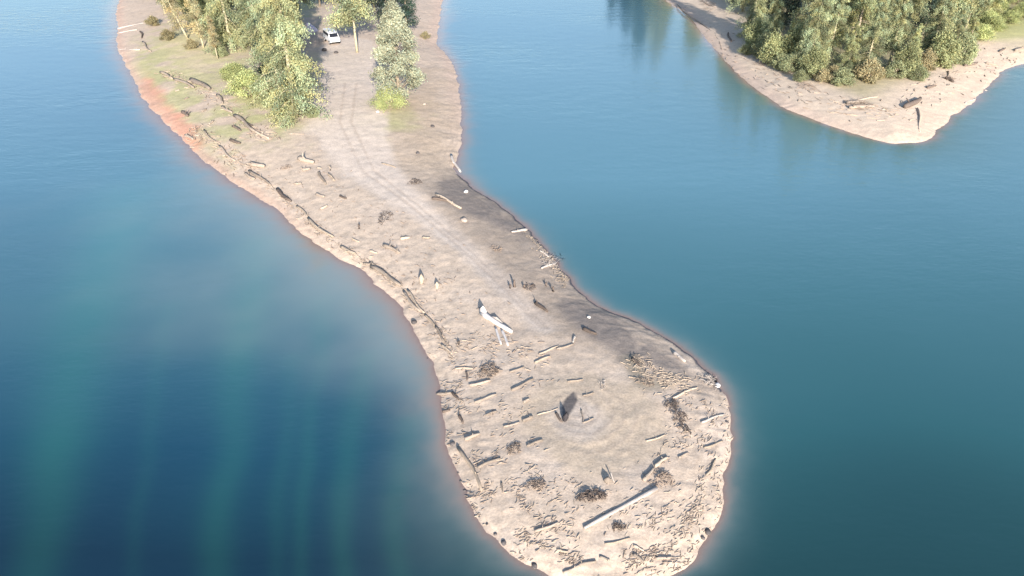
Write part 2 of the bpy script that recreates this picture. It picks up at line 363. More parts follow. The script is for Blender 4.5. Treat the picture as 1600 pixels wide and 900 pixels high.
def ramp(tab):  # water colour by distance; haze over the far part is painted in
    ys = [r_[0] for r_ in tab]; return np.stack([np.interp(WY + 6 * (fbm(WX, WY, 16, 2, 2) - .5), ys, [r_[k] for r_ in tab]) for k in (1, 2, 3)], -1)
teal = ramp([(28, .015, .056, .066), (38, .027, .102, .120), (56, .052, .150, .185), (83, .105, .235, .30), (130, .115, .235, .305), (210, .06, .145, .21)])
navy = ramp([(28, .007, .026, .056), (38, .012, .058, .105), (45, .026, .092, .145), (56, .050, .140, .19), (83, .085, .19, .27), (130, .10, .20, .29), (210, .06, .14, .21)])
t = np.clip(1 - leftside * .5 - nearl * .12 - .28 * nearl + sun_shafts * .85 * nearl + (fbm(WX, WY, 18, 3, 3) - .5) * .3, .02, 1)[..., None]
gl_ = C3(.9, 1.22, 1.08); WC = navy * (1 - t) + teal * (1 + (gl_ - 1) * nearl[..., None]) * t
silt = np.exp(-(np.maximum(-Wd, 0) / (1.1 + (2.0 + 8.0 * sstep(40, 50, WY)) * leftside * sstep(100, 65, WY) * (.25 + .95 * fbm(WX, WY, 7, 4, 3)))) ** 1.2)[..., None]
ls_ = leftside[..., None]; WC = WC * (1 - silt * .75) + (C3(.28, .33, .33) * ls_ + C3(.15, .23, .24) * (1 - ls_)) * silt * .75
bank_refl = np.exp(-np.maximum(-Dbank[np.ix_(np.searchsorted(gy, wy), np.searchsorted(gx, wx))], 0) / 7.)[..., None]
WC = WC * (1 - bank_refl * .8) + C3(.08, .14, .11) * bank_refl * .8  # green reflection of the bank trees painted into the water colour
pk = np.exp(-(np.maximum(-Wd, 0) / ((.17 + .7 * leftside + .0045 * WY) * (.4 + 1.3 * fbm(WX, WY, 2.4, 2, 3)))) ** 1.2)[..., None]
WC = WC * (1 - pk) + C3(.33, .235, .205) * pk
alpha = .72 + .28 * (1 - np.exp(-depth / .1))
widx = np.arange(WX.size).reshape(WX.shape)
WF = np.stack([widx[:-1, :-1], widx[:-1, 1:], widx[1:, 1:], widx[1:, :-1]], -1).reshape(-1, 4)
keep = (Wd.ravel()[WF].min(1) < 1.2)
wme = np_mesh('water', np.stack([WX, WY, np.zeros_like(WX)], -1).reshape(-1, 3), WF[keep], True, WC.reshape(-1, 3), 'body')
aa = wme.attributes.new('murk', 'FLOAT', 'POINT'); aa.data.foreach_set('value', np.ascontiguousarray(alpha.ravel(), np.float32))
def water_mat():
    m, nt, n, l, p = newmat('lake_water'); n.remove(p)
    body = n.new('ShaderNodeAttribute'); body.attribute_name = 'body'; mk = n.new('ShaderNodeAttribute'); mk.attribute_name = 'murk'
    geo = n.new('ShaderNodeNewGeometry')
    mp = n.new('ShaderNodeMapping'); mp.inputs['Scale'].default_value = (.45, 1.0, 1); mp.inputs['Rotation'].default_value = (0, 0, R(-12)); l.new(geo.outputs['Position'], mp.inputs[0])
    def noise(s, d):
        o = n.new('ShaderNodeTexNoise'); o.inputs['Scale'].default_value = s; o.inputs['Detail'].default_value = d; l.new(mp.outputs[0], o.inputs['Vector']); return o
    w1, w2, big = noise(.55, 3), noise(2.2, 3), noise(.04, 3)
    ad = n.new('ShaderNodeMath'); ad.operation = 'MULTIPLY_ADD'; l.new(w2.outputs['Fac'], ad.inputs[0]); ad.inputs[1].default_value = .35; l.new(w1.outputs['Fac'], ad.inputs[2])
    br = n.new('ShaderNodeMapRange'); br.inputs['From Min'].default_value = .38; br.inputs['From Max'].default_value = .62; br.inputs['To Min'].default_value = .14; br.inputs['To Max'].default_value = .5; l.new(big.outputs['Fac'], br.inputs['Value'])
    b = n.new('ShaderNodeBump'); b.inputs['Distance'].default_value = .16; l.new(br.outputs[0], b.inputs['Strength']); l.new(ad.outputs[0], b.inputs['Height'])
    fr = n.new('ShaderNodeFresnel'); fr.inputs['IOR'].default_value = 1.33; l.new(b.outputs[0], fr.inputs['Normal'])
    gl = n.new('ShaderNodeBsdfGlossy'); gl.inputs['Roughness'].default_value = .08; gl.inputs['Color'].default_value = (1, 1, 1, 1); l.new(b.outputs[0], gl.inputs['Normal'])
    df = n.new('ShaderNodeBsdfDiffuse'); l.new(body.outputs['Color'], df.inputs['Color'])
    tp = n.new('ShaderNodeBsdfTransparent'); tp.inputs['Color'].default_value = (.98, .99, .99, 1)
    m1 = n.new('ShaderNodeMixShader'); l.new(mk.outputs['Fac'], m1.inputs[0]); l.new(tp.outputs[0], m1.inputs[1]); l.new(df.outputs[0], m1.inputs[2])
    m2 = n.new('ShaderNodeMixShader'); l.new(fr.outputs[0], m2.inputs[0]); l.new(m1.outputs[0], m2.inputs[1]); l.new(gl.outputs[0], m2.inputs[2])
    l.new(m2.outputs[0], n['Material Output'].inputs['Surface']); return m
tag(link('water', wme, water_mat()), kind='structure')

# ------------------------------------------------------------------ trees
def leaf_cloud(C, size, droop=.3, tones=None, aspect=2.2):
    """one quad per centre C"""
    n = len(C); d = rng.normal(size=(n, 3)); d[:, 2] -= droop * 4; d /= np.linalg.norm(d, axis=1)[:, None]
    u = np.cross(d, rng.normal(size=(n, 3))); u /= np.linalg.norm(u, axis=1)[:, None]
    s = size * rng.uniform(.6, 1.3, n)[:, None]; d = d * s; u = u * s / aspect
    V = np.stack([C - d * .5, C + u * .5, C + d * .5, C - u * .5], 1).reshape(-1, 3)
    F = np.arange(4 * n).reshape(n, 4)
    if tones is None: tones = np.ones((n, 3))
    return V, F, np.repeat(tones, 4, 0)
def tone_of(n, lo=.6, hi=1.35):
    v = rng.uniform(lo, hi, n); wv = rng.uniform(-.12, .12, n)
    return np.stack([v * (1 + wv), v, v * (1 - wv * .6)], 1)
def conifer(h, r, nb, leaves, bare=.12, lean=0.0, droop=.35, size=.34, shape=.75, clump=.22, limbs=True):
    tr = MB(); bend = (random.uniform(-1, 1) * .02 * h + lean, random.uniform(-1, 1) * .02 * h)
    ax = lambda t: Vector((bend[0] * t * t, bend[1] * t * t, h * t))
    tr.tube([ax(i / 8) for i in range(9)], [max(.02, h * .016 * (1 - i / 8.3)) for i in range(9)], 7)
    cs, tn = [], []; per = max(6, leaves // nb)
    for b in range(nb):
        t = bare + (1 - bare) * (b + .5) / nb; a = random.uniform(0, 6.283)
        prof = (1 - (t - bare) / (1 - bare)); L = r * (prof ** shape) * random.uniform(.55, 1.15) + .15
        p0 = ax(t); dr = Vector((math.cos(a), math.sin(a), random.uniform(-.05, .35)))
        sag = -droop * L * .5
        pts = [p0 + dr * L * s + Vector((0, 0, sag * s * s * 1.3)) for s in (0, .5, 1)]
        if limbs: tr.tube(pts, [.02 + .012 * L, .015 + .006 * L, .01], 4, False)
        s = rng.uniform(.15, 1.05, per) ** .8
        P = np.array(p0)[None] + np.array(dr)[None] * (L * s)[:, None]; P[:, 2] += sag * s * s * 1.3
        P += rng.normal(size=(per, 3)) * (clump * (.5 + L * .35)) * np.array([1, 1, .8]); P[:, 2] -= np.abs(rng.normal(size=per)) * .12 * L
        cs.append(P); v = random.choice((random.uniform(.4, .8), random.uniform(.85, 1.4), random.uniform(.85, 1.4))); wv = random.uniform(-.12, .12)
        tn.append(tone_of(per, .8, 1.2) * np.array([v * (1 + wv), v, v * (1 - wv)]))
    V, Fq, T = leaf_cloud(np.concatenate(cs), size, .3, np.concatenate(tn))
    return tr, np_mesh('crown', V, Fq, False, T)
def broadleaf(h, r, nc, leaves, base=.15, size=.3, shape='egg', rag=.25):
    tr = MB(); cs, tn = [], []
    tr.tube([(0, 0, 0), (.05, 0, h * .25), (0, .06, h * .5), (.03, 0, h * .85)], [h * .022, h * .017, h * .011, h * .003], 7)
    per = leaves // nc
    for i in range(nc):
        t = random.random() ** .8; z = h * (base + (1 - base) * t); a = random.uniform(0, 6.283)
        prof = math.sin(math.pi * min(1, (t * .80 + .24))) ** .7 if shape == 'egg' else min(1, .55 + 3.2 * t) * (1 - t) ** .62
        q = r * prof * (random.uniform(.45, 1.0) if shape == 'egg' else random.uniform(.25, 1.0) ** .6); c = Vector((math.cos(a) * q, math.sin(a) * q, z))
        tr.tube([Vector((0, 0, max(.1, z - q * .9))), c * .5 + Vector((0, 0, (z - q * .9) * .5 + .0)), c], [.03 + .01 * h * .3, .03, .012], 4, False)
        k = r * rag * random.uniform(.6, 1.4) * (1 if shape == 'egg' else (.45 + .55 * prof))
        P = np.array(c)[None] + rng.normal(size=(per, 3)) * k * .6 * np.array([1, 1, .8]); cs.append(P)
        v = random.uniform(.62, 1.3); tn.append(tone_of(per, .8, 1.2) * v)
    V, Fq, T = leaf_cloud(np.concatenate(cs), size, .1, np.concatenate(tn), 1.7)
    keepz = V[:, 2] < .02; V[keepz, 2] = .02 + rng.random(keepz.sum()) * .1
    return tr, np_mesh('crown', V, Fq, False, T)
def make_tree(name, tr, crown, bark, leaf):
    root = bpy.data.objects.new(name, None); col.objects.link(root)
    tr.build('trunk', bark, root); link('crown', crown, leaf, root)
    return root
def copy_tree(o):
    c = o.copy(); col.objects.link(c)
    for ch in o.children:
        d = ch.copy(); col.objects.link(d); d.parent = c
    return c
PROTO = {}
def plant(kind, loc, scale, label, cat, group, rot=None, zs=1.0, tilt=0.0):
    src, used = PROTO[kind]
    o = copy_tree(src) if used else src
    PROTO[kind] = (src, True)
    for k in ('label', 'category', 'group'):
        if k in o: del o[k]
    o.location = loc; o.rotation_euler = (0, tilt, rot if rot is not None else random.uniform(0, 6.28)); o.scale = (scale, scale, scale * zs)
    return tag(o, label, cat, group)
for i in range(4): PROTO[f'pale{i}'] = (make_tree('conifer_tree', *conifer(17, [3.3, 2.8, 3.6, 2.6][i], 110, 36000, [.06, .12, .04, .2][i], droop=.8, size=.22, shape=.55, clump=.19), M['barkpale'], M['leaf_pale']), False)
for i in range(3): PROTO[f'mid{i}'] = (make_tree('conifer_tree', *conifer(15, [3.0, 3.4, 2.6][i], 95, 30000, [.05, .1, .08][i], droop=.7, size=.22, shape=.6, clump=.19), M['bark'], M['leaf_mid']), False)
for i in range(2): PROTO[f'thin{i}'] = (make_tree('slender_tree', *conifer(13, [2.1, 1.8][i], 60, 7000, [.18, .28][i], droop=.2, size=.24, shape=.45, clump=.26), M['barkpale'], M['leaf_straw']), False)
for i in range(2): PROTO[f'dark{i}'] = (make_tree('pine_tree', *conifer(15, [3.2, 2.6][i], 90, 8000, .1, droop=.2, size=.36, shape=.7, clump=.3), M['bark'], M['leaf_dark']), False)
PROTO['pine'] = (make_tree('pine_tree', *conifer(15, 4.6, 70, 14000, .34, droop=.5, size=.36, shape=.35, clump=.3), M['barkpale'], M['leaf_pale']), False)
PROTO['silver'] = (make_tree('silver_tree', *broadleaf(14, 4.3, 130, 42000, .10, .30, 'cone', .19), M['bark'], M['leaf_silver']), False)
PROTO['bushm'] = (make_tree('shrub', *broadleaf(2.4, 1.6, 44, 11000, .06, .16, 'egg', .3), M['bark'], M['leaf_mid']), False)
PROTO['bush'] = (make_tree('shrub', *broadleaf(3.0, 2.4, 52, 14000, .06, .16), M['bark'], M['leaf_bright']), False)
PROTO['bushp'] = (make_tree('shrub', *broadleaf(2.2, 1.7, 44, 11000, .06, .16), M['bark'], M['leaf_pale']), False)
PROTO['bushs'] = (make_tree('shrub', *broadleaf(1.6, 1.4, 30, 7000, .06, .15), M['bark'], M['leaf_straw']), False)

GL = 'pale trees on the left peninsula'
plant('pale0', at(463, 183), 1.30, 'tall pale green fir at the sandy edge left of the track, nearest of its clump', 'tree', GL)
plant('pale2', at(440, 158), 1.15, 'pale fir just behind the nearest fir beside the track, left of it', 'tree', GL)
plant('pale1', at(452, 118), 1.35, 'tall pale fir behind the nearest pair, beside the dark strip of shade', 'tree', GL)
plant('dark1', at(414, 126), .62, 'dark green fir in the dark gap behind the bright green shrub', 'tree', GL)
plant('pale3', at(408, 88), 1.3, 'tall narrow pale fir rising behind the dark gap in the left clump', 'tree', GL)
plant('pale0', at(362, 76), 1.25, 'pale fir with its foot on the straw grass left of the dark gap', 'tree', GL)
plant('pale2', at(432, 66), 1.25, 'pale fir deep in the left clump, right of the narrow one', 'tree', GL)
plant('pale1', at(335, 52), 1.15, 'pale fir at the left edge of the dense clump, beside the bare leaning trunks', 'tree', GL)
plant('mid1', at(378, 40), 1.2, 'mid green fir deep in the left clump, cut by the top of the view', 'tree', GL)
plant('pale3', at(468, 40), 1.3, 'tall pale fir behind the clump, left of the white van', 'tree', GL)
plant('thin0', at(293, 60), 1.0, 'slender bare tree leaning left above the straw slope', 'tree', 'slender trees on the straw slope', tilt=-.28)
plant('thin1', at(276, 42), .9, 'slender nearly leafless tree near the far left shore', 'tree', 'slender trees on the straw slope', tilt=-.15)
plant('thin0', at(318, 74), .8, 'short slender straw coloured tree, nearest on the straw slope', 'tree', 'slender trees on the straw slope', tilt=.05)
plant('thin1', at(257, 20), 1.0, 'slender tree farthest left by the water', 'tree', 'slender trees on the straw slope', tilt=-.1)
plant('mid2', at(286, 22), .7, 'small yellow green fir between the slender trees', 'tree', 'slender trees on the straw slope')
plant('thin1', at(340, 92), .55, 'stunted dry sapling right of the slender trees', 'tree', 'slender trees on the straw slope')
for px, py, k, sc_, lab in [(312, 38, 'mid0', .95, 'olive fir behind the short slender tree'), (346, 64, 'mid2', .9, 'olive fir just left of the pale fir on the straw grass'), (272, 12, 'mid1', .9, 'olive fir cut by the top of the view near the far left shore'), (330, 14, 'pale2', 1.0, 'pale fir cut by the top of the view behind the slender trees'), (398, 60, 'mid0', 1.1, 'olive fir between the pale firs behind the dark gap'), (236, -2, 'mid2', .9, 'olive fir farthest left at the top of the view'), (205, -12, 'mid0', .7, 'small olive fir above the far left white logs')]:
    plant(k, at(px, py), sc_, lab, 'tree', GL)
plant('pine', at(558, 82), 1.05, 'pine with a bare pale trunk and high crown right of the white van', 'tree', None)
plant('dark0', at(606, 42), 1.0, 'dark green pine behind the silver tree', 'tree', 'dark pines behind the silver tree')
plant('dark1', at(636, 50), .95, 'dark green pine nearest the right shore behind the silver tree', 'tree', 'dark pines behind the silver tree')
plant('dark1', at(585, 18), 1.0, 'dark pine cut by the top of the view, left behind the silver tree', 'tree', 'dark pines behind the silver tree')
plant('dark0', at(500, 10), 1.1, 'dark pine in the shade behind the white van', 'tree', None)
plant('silver', at(624, 160), 1.0, 'silvery grey green tree standing alone by the right shore', 'tree', None, rot=1.0)
plant('bush', at(608, 170), .95, 'yellow green shrub at the foot of the silvery tree', 'shrub', None)
plant('bush', at(392, 150), 1.35, 'bright green shrub at the foot of the dark gap in the left clump', 'shrub', None, zs=.8)
plant('bush', at(368, 122), 1.0, 'small green shrub just behind and left of the bright green one', 'shrub', None, zs=.7)
for i, (px, py, s, q) in enumerate([(438, 176, .9, 'between the bright green shrub and the nearest fir'), (488, 182, .6, 'right under the nearest fir at the track edge'), (420, 162, .7, 'in front of the dark green fir'), (345, 88, .8, 'at the foot of the leftmost dense fir'), (300, 76, .9, 'at the foot of the leaning slender tree'), (262, 62, 1.0, 'on the far left straw slope'), (240, 40, 1.0, 'by the far left shore above the white logs'), (322, 50, 1.2, 'among the slender trees'), (665, 60, .7, 'on the narrow right rim behind the silvery tree')]):
    plant('bushs' if i > 3 else 'bushp', at(px, py), s, 'low dry shrub ' + q, 'shrub', 'low dry shrubs on the left peninsula')
# right bank wood
front = [(1172, 58), (1200, 82), (1228, 92), (1262, 112), (1292, 104), (1322, 116), (1352, 112), (1388, 104), (1420, 110), (1452, 92), (1484, 92), (1512, 74)]
second = [(1160, 18), (1190, 32), (1225, 45), (1262, 58), (1298, 62), (1335, 70), (1372, 66), (1405, 68), (1440, 58), (1475, 52), (1508, 44), (1540, 30)]
third = [(1150, -8), (1185, -2), (1222, 8), (1260, 16), (1300, 22), (1340, 28), (1380, 28), (1422, 24), (1462, 20), (1500, 14), (1545, 2), (1590, -4)]
ords = ['first', 'second', 'third', 'fourth', 'fifth', 'sixth', 'seventh', 'eighth', 'ninth', 'tenth', 'eleventh', 'last']
kinds = ['pale0', 'mid1', 'pale2', 'pale1', 'mid0', 'pale3', 'pale0', 'mid2', 'pale2', 'pale1', 'mid0', 'pale3']
for ri, (row, rn) in enumerate(((front, 'front row'), (second, 'second row'), (third, 'third row'))):
    for i, (px, py) in enumerate(row):
        k = kinds[(i * 5 + ri * 3) % 12]; s = random.uniform(.72, .95) if ri == 0 else random.uniform(.95, 1.25)
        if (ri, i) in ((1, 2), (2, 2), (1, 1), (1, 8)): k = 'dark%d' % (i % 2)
        if ri == 0 and i in (11,): s *= .55
        if (ri, i) in ((0, 5), (0, 8), (0, 2), (0,10)): s *= .6
        plant(k, at(px, py), s, f'{"dark" if "dark" in k else "pale green" if "pale" in k else "mid green"} fir, {ords[i]} from the left in the {rn} of the right bank wood', 'tree', 'firs of the right bank wood')
for i, (px, py) in enumerate([(1165, 85), (1185, 50), (1218, 108), (1250, 126), (1285, 128), (1315, 132), (1340, 120), (1372, 122), (1398, 122), (1432, 124), (1300, 118), (1235, 112)]):
    plant(['bushp', 'bushs'][i % 3 == 1], at(px, py), random.uniform(.7, 1.15), f'pale low shrub, {["beside the dark tree nearest the open water", "under the dark tree", "in front of the second fir", "before the fourth fir", "before the fifth fir", "farthest forward on the bank", "under the sixth fir", "under the eighth fir", "just right of the eighth fir", "by the ninth fir", "between the fifth and sixth firs", "under the third fir"][i]} of the right bank wood', 'shrub', 'pale shrubs at the front edge of the right bank wood')
for i, (px, py) in enumerate([(1530, 62), (1552, 46), (1575, 36), (1597, 26), (1560, 20), (1590, 6), (1540, 40)]):
    plant('bush', at(px, py), random.uniform(.9, 1.2), f'yellow green shrub {["nearest the last fir", "second in the front line", "third in the front line", "at the right edge of the view", "behind the others", "farthest back at the right edge", "just behind the foremost one"][i]} beside the bank wood', 'shrub', 'yellow green shrubs right of the bank wood', zs=.8)
for i, (px, py, w_) in enumerate([(1178, 72, 'beside the first fir'), (1188, 90, 'below the first fir'), (1204, 100, 'between the second and third firs'), (1216, 84, 'behind the second fir'), (1240, 100, 'right of the third fir'), (1196, 66, 'behind the first fir'), (1270, 118, 'at the foot of the fourth fir'), (1355, 126, 'at the foot of the seventh fir'), (1468, 104, 'right of the ninth fir'), (1498, 98, 'at the foot of the eleventh fir'), (1412, 118, 'right of the eighth fir'), (1445, 108, 'at the foot of the tenth fir')]):
    plant(['bushm', 'bushp', 'bushm', 'bushs'][i % 4], at(px, py), random.uniform(.9, 1.6), f'tall grey green shrub {w_} of the right bank wood', 'shrub', 'tall grey green shrubs of the right bank wood', zs=random.uniform(.9, 1.7))
# trees farther up both shores (their reflections show in the channel)
for i, (x, y) in enumerate([(40, 236), (42, 252), (46, 243), (50, 258), (40, 270), (47, 282), (56, 235), (60, 250), (70, 240), (80, 232), (90, 240), (105, 235), (38, 292), (120, 228), (43, 226), (41, 244), (39, 262), (45, 233)]):
    z = float(bil(Z, x, y))
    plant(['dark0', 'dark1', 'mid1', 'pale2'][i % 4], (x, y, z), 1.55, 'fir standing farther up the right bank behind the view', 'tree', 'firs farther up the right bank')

# ------------------------------------------------------------------ driftwood
def ground_z(x, y): return float(bil(Z, x, y))
def log(name, p1, p2, r, mat, label, cat='driftwood', group=None, lift=0.0, bend=.03, stubs=0, squash=None, n=9):
    a, b = at(*p1), at(*p2); c = (a + b) / 2; ax = b - a; L = Vector((ax.x, ax.y, 0)).length; yaw = math.atan2(ax.y, ax.x)
    za = ground_z(a.x, a.y); zb = ground_z(b.x, b.y); c.z = (za + zb) / 2
    m = MB(); pts, rad = [], []; ph = random.uniform(0, 6); k = 7
    for i in range(k):
        t = i / (k - 1); x = (t - .5) * L
        zz = (za * (1 - t) + zb * t) - c.z + lift * (1 - t)
        pts.append(Vector((x, math.sin(t * 5 + ph) * L * bend, zz + r * .55)))
        rad.append(r * (1 - .35 * t) * random.uniform(.88, 1.1) * (.8 if i in (0, k - 1) else 1))
    m.tube(pts, rad, n, squash=squash, rnd=.08)
    for s in range(stubs):
        t = random.uniform(.15, .9); i = int(t * (k - 1)); a0 = random.uniform(0, 3.14); Ls = r * random.uniform(1.5, 3)
        d = Vector((random.uniform(-.4, .4), math.cos(a0), abs(math.sin(a0)) + .15)).normalized()
        m.tube([pts[i], pts[i] + d * Ls * .6, pts[i] + d * Ls], [r * .35, r * .25, r * .1], 5)
    o = m.build(name, mat); o.location = c; o.rotation_euler = (0, 0, yaw)
    return tag(o, label, cat, group)
GW = 'driftwood logs in the left wrack line'; GS = 'driftwood sticks on the head of the point'
def near(px, py):
    """where on the point, in words"""
    return ''
D, P_, G_, W_ = M['dark'], M['pale'], M['grey'], M['white']
log('driftwood_log', (1026, 764), (913, 827), .17, M['greywhite'], 'long straight bleached log lying across the lower head of the point', bend=.004, n=12)
# far left wrack line
far_logs = [
 ((301,126),(327,141),.42,G_,'thickest dark grey log high on the far left beach'),
 ((251,114),(272,124),.25,P_,'pale log at the upper end of the far left wrack line'),
 ((274,124),(304,138),.25,G_,'grey log just below the pale one, ending under the thickest log'),
 ((340,149),(350,162),.22,G_,'short grey log on the wrack line below the bright green shrub'),
 ((347,168),(362,177),.22,G_,'grey log below the short one on the wrack line'),
 ((366,182),(400,206),.30,G_,'long tangled grey log left of the nearest fir'),
 ((398,205),(420,218),.18,P_,'thin pale log ending the wrack line below the nearest fir'),
 ((372,182),(392,198),.18,D,'dark thin log lying against the long tangled grey log'),
 ((364,198),(377,205),.20,D,'short dark log on open sand just below the tangled grey log'),
 ((360,220),(375,225),.22,D,'dark log alone on the sand halfway to the waterline'),
 ((286,176),(294,183),.28,D,'short dark log at the red clay rim'),
 ((291,212),(302,219),.22,G_,'grey log close to the water below the red clay rim'),
 ((317,204),(342,226),.14,P_,'thin pale log starting the lower wrack line'),
 ((341,229),(368,252),.16,G_,'thin grey log continuing the lower wrack line'),
 ((220,50),(223,60),.2,D,'short dark log at the top of the far left beach'),
 ((221,66),(237,81),.2,G_,'dark grey log below the short dark one at the far left beach'),
 ((184,46),(242,33),.2,W_,'long white log pointing out to the water at the far left'),
 ((186,52),(214,47),.14,W_,'shorter white log just below the long white one at the far left'),
 ((183,79),(220,78),.16,W_,'white log touching the water on the far left rim'),
 ((274,143),(281,141),.14,G_,'small grey piece below the thickest log'),
 ((288,156),(295,153),.16,G_,'small crooked grey piece between the thickest log and the clay rim'),
 ((315,175),(323,171),.16,G_,'small grey piece in the middle of the far left beach'),
 ((327,195),(334,189),.16,G_,'small grey piece above the lone dark log'),
 ((391,258),(413,262),.34,G_,'thick stubby grey log above the lower wrack line'),
 ((467,249),(490,256),.34,G_,'thick dark grey log on the open sand below the nearest fir'),
 ((473,267),(485,264),.20,G_,'faint grey log just below the thick one on open sand'),
 ((496,262),(502,264),.14,G_,'tiny grey piece right of the thick log on open sand'),
 ((499,270),(508,289),.18,G_,'grey log pointing down the beach, left of the forked stump'),
 ((514,272),(522,283),.16,P_,'crooked pale log below the forked stump'),
 ((460,288),(471,287),.16,G_,'low grey piece in the middle of the open sand'),
 ((494,304),(507,308),.15,G_,'flat grey piece below the crooked pale log'),
 ((531,307),(541,311),.15,D,'small dark stick with a thin tail on open sand'),
 ((501,327),(512,322),.14,P_,'pale stick slanting up to the right on open sand'),
 ((383,272),(398,281),.18,G_,'dark grey log beside the upper end of the lower wrack line'),
 ((391,267),(423,291),.17,G_,'long grey log in the lower wrack line below the stubby one'),
 ((432,297),(454,316),.24,D,'dark log in the lower wrack line before it bends to the neck'),
 ((465,322),(482,340),.12,P_,'thin pale log below the dark one of the lower wrack line'),
 ((480,342),(519,372),.17,P_,'long thin pale log along the neck rim'),
 ((532,387),(555,397),.18,P_,'short thicker log along the neck rim'),
 ((568,413),(580,414),.15,G_,'short log lying level above the thickest log of the neck rim'),
 ((580,418),(628,447),.24,G_,'thickest and longest grey log of the neck rim'),
 ((576,410),(606,428),.10,P_,'thin pole lying behind the thickest neck rim log'),
 ((629,456),(656,488),.15,G_,'split grey log where the neck rim steepens'),
 ((635,454),(664,490),.12,P_,'pale pole beside the split grey log'),
 ((665,492),(680,511),.10,P_,'pale pole continuing below the split grey log'),
 ((680,511),(695,535),.13,G_,'curved grey pole at the lower end of the neck rim'),
 ((691,539),(706,554),.10,P_,'pale pole ending the neck rim line'),
 ((600,384),(625,396),.20,G_,'grey log alone on the sand in the middle of the neck'),
 ((626,374),(640,372),.16,P_,'low pale piece above the lone grey neck log'),
 ((660,372),(672,372),.12,P_,'small pale piece in the track side sand of the neck'),
 ((451,209),(475,210),.10,G_,'faint thin pole just below the nearest fir'),
 ((597,255),(618,262),.10,P_,'thin pole beside the track near the neck'),
 ((550,374),(562,378),.10,P_,'thin pale stick near the neck rim'),
 ((578,393),(590,396),.10,P_,'short pale stick left of the lone grey neck log'),
]
for a, b, r, m, lab in far_logs: log('driftwood_log', a, b, r, m, lab, group=GW, stubs=2 if r > .15 else 1)
